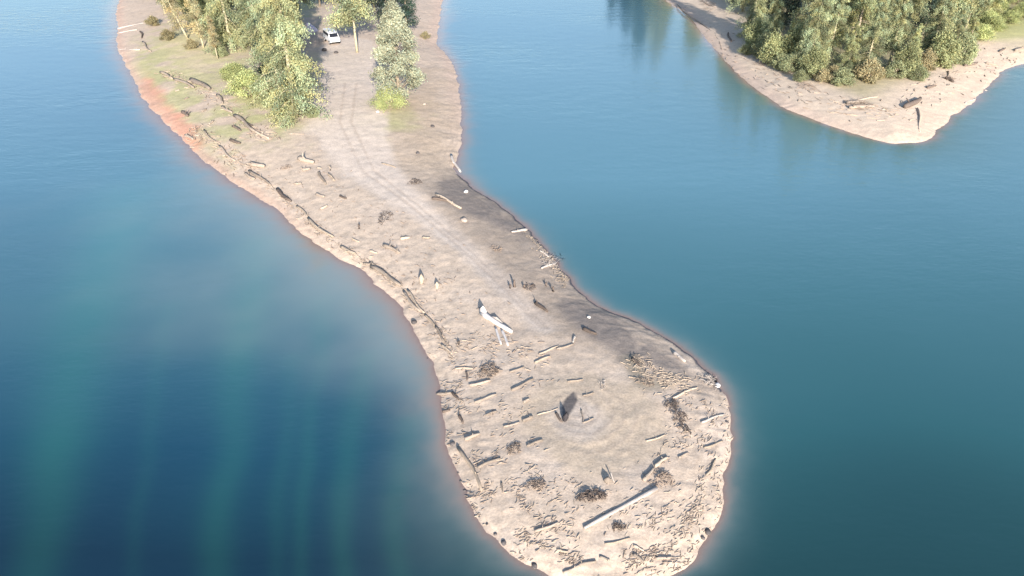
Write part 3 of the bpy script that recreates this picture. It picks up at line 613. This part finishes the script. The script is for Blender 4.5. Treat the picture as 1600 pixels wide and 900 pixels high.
# right shore and middle
mid_logs = [
 ((705,243),(718,271),.20,W_,'white log standing along the waterline where the neck begins'),
 ((681,305),(722,326),.18,P_,'curved pale log above the grey patch'),
 ((675,311),(698,314),.18,D,'dark log under the curved pale one above the grey patch'),
 ((824,360),(799,363),.15,W_,'white log pointing inland from the right waterline'),
 ((867,412),(846,420),.12,W_,'white pole low on the right waterline litter'),
 ((858,402),(843,392),.10,W_,'short white pole above the other on the right waterline'),
 ((911,515),(932,523),.16,D,'dark log lying on the lower grey patch'),
 ((837,474),(855,488),.18,D,'crooked dark log between the track and the grey patch'),
 ((898,526),(895,536),.11,W_,'short white stick standing out at the edge of the lower grey patch'),
 ((1052,552),(1071,566),.17,W_,'pale plank at the waterline of the lower grey patch'),
 ((988,561),(999,572),.14,D,'dark end of the tangled stump on the lower grey patch'),
 ((835,567),(860,557),.10,P_,'thin pole slanting across the upper head'),
 ((870,546),(897,538),.09,G_,'broken grey pole reaching to the short white stick'),
 ((842,553),(874,541),.07,P_,'thin pale pole left of the broken grey one'),
 ((868,646),(878,660),.10,D,'short dark stick left of the dark standing slab'),
 ((909,640),(911,661),.06,G_,'upright arm of the bent sticks right of the slab'),
 ((911,661),(928,654),.07,G_,'level arm of the bent sticks right of the slab'),
 ((887,597),(911,593),.07,G_,'grey pole behind the dark standing slab'),
 ((911,619),(928,614),.07,G_,'short grey pole right above the slab'),
 ((840,649),(872,638),.05,P_,'thin pole pointing at the dark slab from the left'),
 ((733,603),(767,596),.12,G_,'grey log below the left dark brush heap'),
 ((797,582),(819,574),.09,G_,'short grey log in the middle left of the head'),
 ((799,610),(834,593),.11,G_,'broken grey log edging the trodden ring'),
 ((741,629),(776,617),.10,G_,'grey log in the left litter, second below the brush heap'),
 ((759,649),(776,643),.09,G_,'short grey log in the left litter, third below the brush heap'),
 ((817,659),(832,651),.12,G_,'thick short log at the left edge of the trodden ring'),
 ((818,629),(827,624),.11,G_,'stubby log above the thick short one at the ring edge'),
 ((682,617),(705,615),.13,G_,'log poking out over the left waterline'),
 ((707,614),(716,625),.12,D,'dark log leaning inland from the left waterline'),
 ((692,644),(703,642),.12,D,'short dark log end over the left waterline'),
 ((718,650),(723,662),.12,D,'short dark log upright in the left rim litter'),
 ((726,687),(750,679),.14,G_,'thick log at the head of the long pale pole'),
 ((712,576),(739,576),.08,P_,'thin pole level along the upper left litter'),
 ((729,581),(730,595),.09,D,'dark stub under the thin level pole'),
 ((718,699),(754,768),.13,P_,'long pale pole down the left side of the head'),
 ((746,731),(782,716),.10,G_,'grey pole slanting right of the long pale pole'),
 ((823,697),(848,688),.10,G_,'grey pole right of the small brush at the ring edge'),
 ((784,754),(785,771),.07,G_,'thin pole pointing at the viewer in the lower left litter'),
 ((836,832),(872,817),.10,G_,'grey pole in line with the long bleached log, left of it'),
 ((880,897),(905,884),.10,G_,'lower half of the curved pole at the tip'),
 ((905,884),(931,877),.10,G_,'upper half of the curved pole at the tip'),
 ((870,860),(888,863),.08,P_,'short pale pole left of the curved pole at the tip'),
 ((937,871),(953,876),.09,G_,'short grey pole right of the curved pole at the tip'),
 ((990,866),(1006,880),.11,G_,'dark slanting pole near the tip'),
 ((990,853),(1006,861),.08,P_,'pale slanting pole just above the dark one at the tip'),
 ((1025,874),(1050,871),.10,G_,'grey pole level at the lower right tip'),
 ((1006,752),(1021,731),.13,G_,'grey log just above the right end of the long bleached log'),
 ((1023,729),(1043,715),.13,P_,'thicker pale log leading up from the grey one toward the right rim'),
 ((1104,743),(1119,718),.08,P_,'thin pole close to the right waterline'),
 ((1100,700),(1130,690),.08,P_,'pale pole on the right rim below the dark brush'),
 ((1060,715),(1076,708),.08,G_,'short grey pole between the ring and the right rim'),
 ((1010,690),(1040,680),.06,P_,'thin pale pole at the right edge of the ring'),
 ((1095,660),(1132,648),.09,W_,'white pole on the right rim level with the dark brush'),
 ((1050,622),(1090,606),.09,P_,'pale pole at the upper right rim'),
 ((945,850),(985,842),.06,P_,'faint thin pole below the long bleached log'),
 ((787,668),(812,660),.08,G_,'grey pole in the left litter above the small brush'),
]
for a, b, r, m, lab in mid_logs: log('driftwood_log', a, b, r, m, lab, group='driftwood logs about the point', stubs=1)
# right bank logs
for a, b, r, m, lab in [
 ((1415,170),(1437,156),.45,D,'thick dark log slanting on the right bank sand'), ((1432,170),(1440,208),.16,P_,'pale log pointing to the water at the tip of the right bank'),
 ((1322,163),(1350,159),.3,G_,'upper grey log of the pile on the right bank'), ((1326,169),(1366,168),.3,G_,'lower grey log of the pile on the right bank'), ((1335,158),(1372,152),.16,P_,'thin pale log behind the pile on the right bank'),
 ((1448,138),(1462,135),.25,D,'dark log right of the slanting one on the right bank'), ((1477,123),(1490,129),.3,D,'dark stub near the shore right of the pile'), ((1508,104),(1526,99),.3,D,'dark log midway along the right rim'),
 ((1540,99),(1558,103),.22,G_,'grey log beyond the dark one along the right rim'), ((1562,82),(1570,76),.2,D,'small dark log below the yellow green shrubs'), ((1585,80),(1600,76),.3,G_,'grey log at the right edge of the view'),
 ((1538,141),(1549,148),.14,W_,'white pole lying in the shallow right water'), ((1508,162),(1524,154),.12,W_,'white pole at the right waterline'), ((1066,8),(1128,78),.14,G_,'long thin pole of the left wrack line on the right bank'),
 ((1095,2),(1118,12),.2,G_,'grey log at the top of the right bank beach'), ((1138,52),(1141,66),.2,D,'dark stub on the beach below the dark trees'), ((1480,112),(1482,126),.14,P_,'pale stick upright below the eleventh fir')]:
    log('driftwood_log', a, b, r, m, lab, group='driftwood on the right bank', stubs=1)

# raised log with a root fin and two planks
log('driftwood_log', (752, 491), (800, 521), .25, M['bright'], 'bright bleached log with one flared end in the middle of the point', bend=.006, n=12)
def fin(name, px, py, w_, h_, th, mat, label, yaw=0.0, lean=0.0, kind='stump', tip=.5, group=None):
    """a standing, tapering slab of weathered wood, ragged top"""
    p = at(px, py); m = MB(); k = 9; pts = []
    for side in (-1, 1):
        for i in range(k):
            t = i / (k - 1); ww = w_ * (.5 + .6 * t if t < .45 else (.77 * (1 - ((t - .45) / .55) ** 1.4) + .03)) * random.uniform(.9, 1.08)
            cx = lean * t * h_ + (tip - .5) * w_ * t * .6
            m.v.append(Vector((cx - ww / 2, side * th * (1 - .6 * t) / 2, h_ * t - .05))); m.v.append(Vector((cx, side * th * (1 - .6 * t) / 2 * 1.7, h_ * t - .05 + .02))); m.v.append(Vector((cx + ww / 2, side * th * (1 - .6 * t) / 2, h_ * t - .05)))
    o2 = 3 * k
    for i in range(k - 1):
        for j in (0, 1):
            a = 3 * i + j; m.f.append((a, a + 1, a + 4, a + 3)); b = o2 + a; m.f.append((b, b + 3, b + 4, b + 1))
        a = 3 * i; m.f.append((a, a + 3, o2 + a + 3, o2 + a)); a = 3 * i + 2; m.f.append((a, o2 + a, o2 + a + 3, a + 3))
    m.f.append((3 * k - 3, 3 * k - 2, o2 + 3 * k - 2, o2 + 3 * k - 3)); m.f.append((3 * k - 2, 3 * k - 1, o2 + 3 * k - 1, o2 + 3 * k - 2))
    o = m.build(name, mat); o.location = p; o.rotation_euler = (0, 0, yaw); return tag(o, label, kind, group)
fin('root_slab', 755, 492, .9, .95, .16, M['bright'], 'pale upright root slab at the flared end of the bright log', yaw=-.5, kind='root slab')
fin('leaning_board', 776, 503, 1.7, .55, .08, W_, 'pale board standing on edge behind the bright log', yaw=-.75, kind='board')
log('driftwood_plank', (774, 512), (783, 539), .12, M['bright'], 'left of two white planks below the bright log', 'plank', 'pair of white planks', squash=.5, bend=.004)
log('driftwood_plank', (784, 515), (794, 541), .13, M['bright'], 'right and longer of two white planks below the bright log', 'plank', 'pair of white planks', squash=.5, bend=.004)
fin('tree_stump', 659, 441, .6, .95, .4, P_, 'taller of two pointed pale stumps on the neck sand', lean=.0, kind='stump')
fin('tree_stump', 683, 448, .5, .6, .35, P_, 'shorter of two pointed pale stumps on the neck sand', kind='stump')
fin('tree_stump', 882, 656, .5, .75, .3, M['char'], 'dark charred stump at the lower end of the painted shadow patch in the ring', lean=.2, kind='stump')
fin('tree_stump', 949, 752, .62, .42, .25, M['grey'], 'small pointed grey stump above the long bleached log', kind='stump')
log('driftwood_stick', (953, 744), (960, 754), .05, W_, 'white stick leaning on the small pointed stump', lift=.3)
for px, py, h_, lab in [(516, 266, .6, 'forked grey stump on the sand near the track'), (561, 357, .55, 'small dark stump standing alone on the neck'), (717, 538, .35, 'small dark stump inside the left rim above the brush heap'), (797, 450, .45, 'leftmost of the dark stakes beside the track'), (804, 448, .75, 'tallest of the dark stakes beside the track'), (819, 450, .4, 'dark stake in the middle of the row beside the track'), (853, 447, .4, 'lone dark stake right of the row, near the waterline litter'), (864, 455, .55, 'dark stake nearest the right waterline litter')]:
    p = at(px, py); m = MB(); r = .11 if h_ > .5 else .1
    m.tube([(0, 0, -.05), (.02, 0, h_ * .4), (-.02, .02, h_ * .8), (0, 0, h_)], [r * 1.5, r, r * .8, r * .4], 8, rnd=.15)
    m.tube([(0, 0, h_ * .4), (.12, 0, h_ * .7), (.2, .02, h_ * .95)], [r * .6, r * .4, r * .2], 6)
    o = m.build('tree_stump', M['dark'] if 'dark' in lab else M['grey']); o.location = p; o.rotation_euler[2] = random.uniform(0, 6); tag(o, lab, 'stump')

# brush heaps: tangles of dark twigs
def heap(name, px, py, rx, ry, n, label, mat, hgt=.35, group='dark brush heaps', leaves=0):
    c = at(px, py); ex = abs((at(px + rx, py) - c).x); eyv = at(px, py - ry) - c; ey = min(math.hypot(eyv.x, eyv.y), 3 * ex)
    m = MB()
    for i in range(n):
        a = random.uniform(0, 6.28); q = math.sqrt(random.random()) * (.85 + .2 * math.sin(2 * a + px) + .13 * math.sin(3 * a + py)); x, y = ex * q * math.cos(a), ey * q * math.sin(a)
        zb = ground_z(c.x + x, c.y + y) - c.z; L = random.uniform(.25, .8) * (ex + ey) * .35; b = random.uniform(0, 6.28); e = random.uniform(-.1, .7)
        z0 = zb + random.random() * .7 * hgt * (1 - q * .6); d = Vector((math.cos(b) * math.cos(e), math.sin(b) * math.cos(e), math.sin(e))); r = random.uniform(.008, .026) * (1 + ex * .12)
        p0 = Vector((x, y, z0)); m.tube([p0 - d * L * .5, p0 + Vector((0, 0, .04)), p0 + d * L * .5], [r, r, r * .4], 4, False)
    for v in m.v:
        g = -.05
        if v.z < g: v.z = g
    o = m.build(name, mat); o.location = c; return tag(o, label, 'brush heap', group)
T_ = M['twig']
for a in [(765,580,22,13,150,'dark brush heap on the upper left of the head',T_,.45), (803,702,16,9,80,'small brush heap between the left litter and the ring',T_,.3), (837,758,17,12,110,'round brush heap in the lower left of the head',T_,.3),
          (924,776,26,11,190,'largest dark brush heap just above the long bleached log',M['dark'],.4), (1037,750,15,14,110,'pale brown brush heap at the right end of the long bleached log',T_,.4), (968,824,13,9,80,'small brush heap just below the long bleached log',M['dark'],.3),
          (1050,634,12,12,90,'upper brush heap near the right rim',M['dark'],.5), (1062,655,13,14,100,'lower brush heap near the right rim',M['dark'],.5), (1072,672,9,8,50,'smallest brush heap at the end of the right rim row',M['dark'],.4),
          (602,340,14,9,70,'dark tangle of branches on the neck sand',M['dark'],.5), (648,285,11,6,70,'dark brush heap where the tan slope meets the track',M['dark'],.4), (776,389,10,6,60,'dark brush heap on the right side of the neck',T_,.3),
          (828,449,14,6,60,'low dark brush at the right end of the stakes',M['dark'],.3), (608,150,0.1,.1,1,None,T_,.1), (1190,100,14,5,60,'brush heap high on the right bank beach',T_,.6), (1260,136,16,7,90,'larger brush heap on the right bank beach',T_,.7),
          (1342,165,24,8,110,'tangle of branches over the log pile of the right bank',T_,.7), (1105,8,16,9,70,'tangle of branches at the top of the right bank beach',T_,.7), (1482,122,10,4,60,'small tangle around the dark stub on the right rim',T_,.4), (448,262,9,5,60,'small tangle of twigs on the sand right of the stubby log',T_,.3),
          (1008,596,16,9,60,'dark tangle on the lower grey patch edge',T_,.3), (992,562,9,7,40,'grey tangle of roots on the lower grey patch',M['grey'],.4), (941,602,9,7,30,'little heap of bleached sticks in the ring',M['white'],.2), (1108,596,14,12,70,'bleached litter heap where the grey patch ends at the waterline',M['white'],.25), (862,408,16,14,70,'bleached litter heap on the right waterline of the neck',M['white'],.25), (878,440,10,10,40,'bleached litter below the neck heap on the right waterline',M['pale'],.25)]:
    if a[5]: heap('brush_heap', *a)

# rocks
def rock(px, py, s, mat, label, flat=.6, group=None):
    import bmesh
    p = at(px, py); bm = bmesh.new(); bmesh.ops.create_icosphere(bm, subdivisions=3, radius=1); sd = random.uniform(0, 99)
    for v in bm.verts:
        c = v.co.copy(); k = 1 + .5 * (float(fbm(np.array([c.x + sd]), np.array([c.y + c.z * 1.7]), .9, 1, 3)[0]) - .5); v.co = Vector((c.x * s * k, c.y * s * k * .8, c.z * s * k * flat + s * flat * .35))
    me = bpy.data.meshes.new('rock'); bm.to_mesh(me); bm.free(); me.polygons.foreach_set('use_smooth', [True] * len(me.polygons))
    o = link('rock', me, mat); o.location = p; o.rotation_euler[2] = random.uniform(0, 6); return tag(o, label, 'rock', group)
RK, DR, WR = M['rock'], M['darkrock'], M['whiterock']
for px, py, s, m, lab in [(920,496,.16,WR,'small white rock on the lower grey patch'), (1121,603,.26,WR,'white rock at the waterline on the right shoulder'), (728,300,.28,WR,'white rock on the upper grey patch near the waterline'), (647,504,.28,DR,'dark rock on the left waterline of the neck'), (668,561,.12,DR,'tiny dark rock just off the left waterline'),
     (507,79,.55,DR,'dark boulder in front of the white van, left one'), (525,83,.45,DR,'dark boulder in front of the white van, right one'), (707,694,.2,DR,'dark rock on the left rim beside the long pale pole'), (787,849,.2,DR,'dark rock on the lower left rim'), (835,885,.2,DR,'dark rock on the rim at the tip'), (1106,832,.24,DR,'largest dark rock on the lower right rim'), (1098,841,.16,DR,'smaller dark rock below the largest on the lower right rim'), (1136,660,.14,DR,'dark rock on the right waterline below the shoulder'), (653,240,.3,DR,'dark rock on the tan slope beside the track'), (676,198,.35,DR,'dark rock on the tan slope below the silvery tree'), (663,163,.3,RK,'brown rock on the tan slope right of the silvery tree'),(725,345,.4,RK,'low brown rock on the right side of the neck'),(590,175,.25,WR,'white rock on the track left of the yellow green shrub')]:
    rock(px, py, s, m, lab)
for i, (px, py) in enumerate([(722,770),(728,782),(736,796),(745,810),(712,742),(709,728),(716,755),(757,822),(770,838)]):
    rock(px + 4, py - 3, random.uniform(.06, .13), DR, f'small dark rim rock, {ords[i] if i < 8 else "ninth"} in the row down the lower left waterline', group='rocks along the lower left waterline')

# sticks strewn on the head: the larger as things, the rest as litter
def rim_points(n, reg):
    out = []
    while len(out) < n:
        px = rng.uniform(670, 1145, 4000); py = rng.uniform(520, 905, 4000)
        Pw = at_many(np.stack([px, py], 1)); d = bil(Dsh, Pw[:, 0], Pw[:, 1])
        e = np.hypot(Pw[:, 0] - c0.x, Pw[:, 1] - c0.y)
        clump = fbm(Pw[:, 0], Pw[:, 1], 1.3, 3, 3); lines = .25 + .9 * (.5 + .5 * np.sin(d * 4.2 + 3 * clump)) ** 2
        ok = (d > .1) & (e > 3.6 + clump * 1.6) & (rng.random(4000) < lines * np.clip(np.exp(-d / 1.9) * 1.6 + .14, 0, 1) * np.clip((clump - .38) * 5, 0, 1)) & ((py > 590) | (px < 830))
        Pw = Pw[ok]; pp = np.stack([px, py], 1)[ok]
        out += [(Pw[i], pp[i]) for i in range(len(Pw))]
    return out[:n]
def stick_verts(x, y, z, L, r, yaw, pitch, n=5):
    d = Vector((math.cos(yaw) * math.cos(pitch), math.sin(yaw) * math.cos(pitch), math.sin(pitch)))
    return d
def region(px, py):
    if py > 830: return 'lower tip of the point'
    if px > 1010: return 'right rim of the point'
    if px < 790: return 'left rim of the point'
    if py > 700: return 'lower middle of the point'
    return 'upper left of the trodden ring'
cc = {}
pts = rim_points(1900, 0)
meshes = {}
for vi in range(14):
    L = 1.0; m = MB(); bnd = random.uniform(-.06, .06)
    m.tube([(-.5, 0, 0), (-.15, bnd, .01), (.2, bnd * .6, .0), (.5, 0, 0)], [.05, .055, .045, .02], 6, rnd=.15)
    if vi % 2: m.tube([(.05, bnd, 0), (.18, .1, .05), (.28, .16, .08)], [.03, .02, .008], 5)
    meshes[vi] = m.mesh('driftwood_stick')
mats3 = [M['pale'], M['grey'], M['white'], M['twig']]
mm = {}
for k in range(4):
    for vi in range(14):
        me = meshes[vi].copy(); me.materials.append(mats3[k]); mm[(k, vi)] = me
def yaw_for(px):
    return random.gauss(.55, .45) if random.random() < .7 else random.uniform(0, 3.14)
for i in range(180):
    Pw, pp = pts[i]; L = random.uniform(.3, .65); k = random.choices([0, 1, 2, 3], [6, 5, .5, 2])[0]
    o = bpy.data.objects.new('driftwood_stick', mm[(k, random.randrange(14))]); col.objects.link(o)
    s = L; o.scale = (s, s * .8, s * .8); o.location = (Pw[0], Pw[1], Pw[2] + .015); o.rotation_euler = (0, random.uniform(-.12, .12), yaw_for(pp[0]))
    reg = region(*pp); shade = ['pale', 'grey', 'bleached', 'dark brown'][k]
    tag(o, f'{shade} driftwood stick among the litter on the {reg}', 'stick', f'{shade} driftwood sticks on the {reg}')
lit = MB(); lit2 = MB()
for i in range(180, len(pts)):
    Pw, pp = pts[i]; L = random.uniform(.08, .42); y = yaw_for(pp[0]); e = random.uniform(-.1, .2); r = random.uniform(.01, .028)
    d = Vector((math.cos(y) * math.cos(e), math.sin(y) * math.cos(e), math.sin(e))); p = Vector(Pw) + Vector((0, 0, .012 + abs(d.z) * L * .4))
    (lit if random.random() < .6 else lit2).tube([p - d * L * .5, p + Vector((0, 0, .012)), p + d * L * .5], [r, r * 1.1, r * .5], 4, False)
# thinner litter along the other waterlines
def strip(pp_list, n, off, spread, mbs, Lr=(.15, .6), rr_=(.02, .05)):
    W = at_many(pp_list)
    for _ in range(n):
        i = random.randrange(len(W) - 1); t = random.random(); p = W[i] * (1 - t) + W[i + 1] * t; dr = W[i + 1] - W[i]; yy = math.atan2(dr[1], dr[0])
        nrm = np.array([-math.sin(yy), math.cos(yy)]); o = off + random.gauss(0, spread); x, y = p[0] + nrm[0] * o, p[1] + nrm[1] * o
        z = ground_z(x, y)
        if z < .03: continue
        L = random.uniform(*Lr); a = yy + random.gauss(0, .5); r = random.uniform(*rr_); d = Vector((math.cos(a), math.sin(a), random.uniform(-.1, .15))); c = Vector((x, y, z + .03))
        random.choice(mbs).tube([c - d * L * .5, c + Vector((0, 0, .01)), c + d * L * .5], [r, r, r * .5], 4, False)
strip([(825,362),(850,392),(872,420),(890,440)], 170, .0, .5, [lit])
strip([(390,265),(430,295),(480,342),(530,384),(580,415),(630,452),(680,510),(712,560)], 420, 0, .35, [lit, lit2])
strip([(250,112),(300,130),(345,160),(400,205),(425,220)], 260, 0, .8, [lit, lit2], (.3, 1.2), (.03, .08))
strip([(300,200),(340,230),(390,268)], 160, 0, .9, [lit, lit2], (.3, 1.2), (.03, .08))
strip([(985,560),(1030,590),(1080,600)], 200, 0, .6, [lit])
strip([(735,525),(790,545),(860,560)], 90, 0, .8, [lit, lit2])
strip([(1060,10),(1120,75),(1190,120),(1300,165),(1400,180),(1500,120),(1590,80)], 330, 0, 2.0, [lit, lit2], (.3, 1.4), (.03, .1))
strip([(450,250),(560,330),(660,420),(720,500)], 160, 0, 2.2, [lit2], (.15, .5), (.02, .05))
tag(lit.build('driftwood_litter', M['pale']), 'fine pale twig litter strewn over the rims of the sand', 'litter', kind='stuff')
tag(lit2.build('twig_litter', M['twig']), 'fine brown twig litter strewn over the rims of the sand', 'litter', kind='stuff')

# ------------------------------------------------------------------ the white van and the tarp heap
def van(px, py, yaw):
    root = bpy.data.objects.new('parked_van', None); col.objects.link(root); root.location = at(px, py); root.rotation_euler[2] = yaw
    tag(root, 'white van parked under the trees at the end of the track', 'van')
    b = MB(); prof = [(-2.4, .45), (-2.45, 1.2), (-2.35, 2.15), (.9, 2.2), (1.35, 1.95), (1.9, 1.3), (2.45, 1.1), (2.5, .45)]
    for s in (-1, 1):
        for x, z in prof: b.v.append(Vector((x, s * (.95 if z < 1.4 else .86), z)))
    n = len(prof); b.f.append(tuple(range(n))); b.f.append(tuple(reversed(range(n, 2 * n))))
    for i in range(n): j = (i + 1) % n; b.f.append((i, i + n, j + n, j))
    body = b.build('body', M['paint'], root, False); bevel(body, .09, 3)
    for s in (-1, 1):
        for x0, x1 in ((-2.1, -1.1), (-1.0, .1), (.2, 1.25)):
            g = MB(); g.box(((x0 + x1) / 2, s * .905, 1.68), (x1 - x0, .05, .5)); g.build('window', M['glass'], root, False)
        for x in (-1.5, 1.55):
            g = MB(); g.tube([(x, s * .78, .36), (x, s * .99, .36)], [.36, .36], 18); tyre = g.build('wheel', M['rubber'], root)
            g = MB(); g.tube([(x, s * .99, .36), (x, s * 1.01, .36)], [.2, .18], 12); g.build('rim', M['paint'], tyre)
        g = MB(); g.box((2.46, s * .72, .85), (.06, .3, .18)); g.build('headlight', M['glass'], root, False)
        g = MB(); g.box((-2.46, s * .78, 1.15), (.06, .14, .4)); g.build('tail_light', M['redlamp'], root, False)
    g = MB(); g.v = [Vector(p) for p in ((1.44, -.72, 1.93), (1.44, .72, 1.93), (1.93, .8, 1.36), (1.93, -.8, 1.36), (1.38, -.72, 1.9), (1.38, .72, 1.9), (1.85, .8, 1.3), (1.85, -.8, 1.3))]
    g.f = [(0, 1, 2, 3), (4, 7, 6, 5), (0, 4, 5, 1), (1, 5, 6, 2), (2, 6, 7, 3), (3, 7, 4, 0)]; g.build('windscreen', M['glass'], root, False)
    g = MB(); g.box((-2.44, 0, 1.7), (.06, 1.3, .5)); g.build('rear_window', M['glass'], root, False)
    g = MB(); g.box((2.5, 0, .5), (.12, 1.8, .2)); g.box((-2.5, 0, .5), (.12, 1.8, .2)); g.build('bumper', M['rubber'], root, False)
van(519, 66, R(-62))
def tarp(px, py):
    n = 22; V = []; p = at(px, py)
    for i in range(n):
        for j in range(n):
            u, v = i / (n - 1) * 2 - 1, j / (n - 1) * 2 - 1; hh = 1.3 * max(0, 1 - (u * u + v * v) ** .8) * (.6 + .8 * float(vnoise(np.array([u * 3.1]), np.array([v * 3.3]), 2)[0]))
            V.append((u * 1.8, v * 1.6, hh - .03))
    F_ = [(i * n + j, (i + 1) * n + j, (i + 1) * n + j + 1, i * n + j + 1) for i in range(n - 1) for j in range(n - 1)]
    me = bpy.data.meshes.new('tarp'); me.from_pydata(V, [], F_); me.polygons.foreach_set('use_smooth', [True] * len(F_)); o = link('tarp_heap', me, M['tarp']); o.location = p
    s = o.modifiers.new('thick', 'SOLIDIFY'); s.thickness = .04
    tag(o, 'pale lilac tarp over a heap left of the white van', 'tarp')
tarp(483, 48)
for o_ in list(bpy.data.objects):
    if o_.parent is None and o_.type == 'EMPTY' and 'label' not in o_:
        for ch in list(o_.children): bpy.data.objects.remove(ch)
        bpy.data.objects.remove(o_)
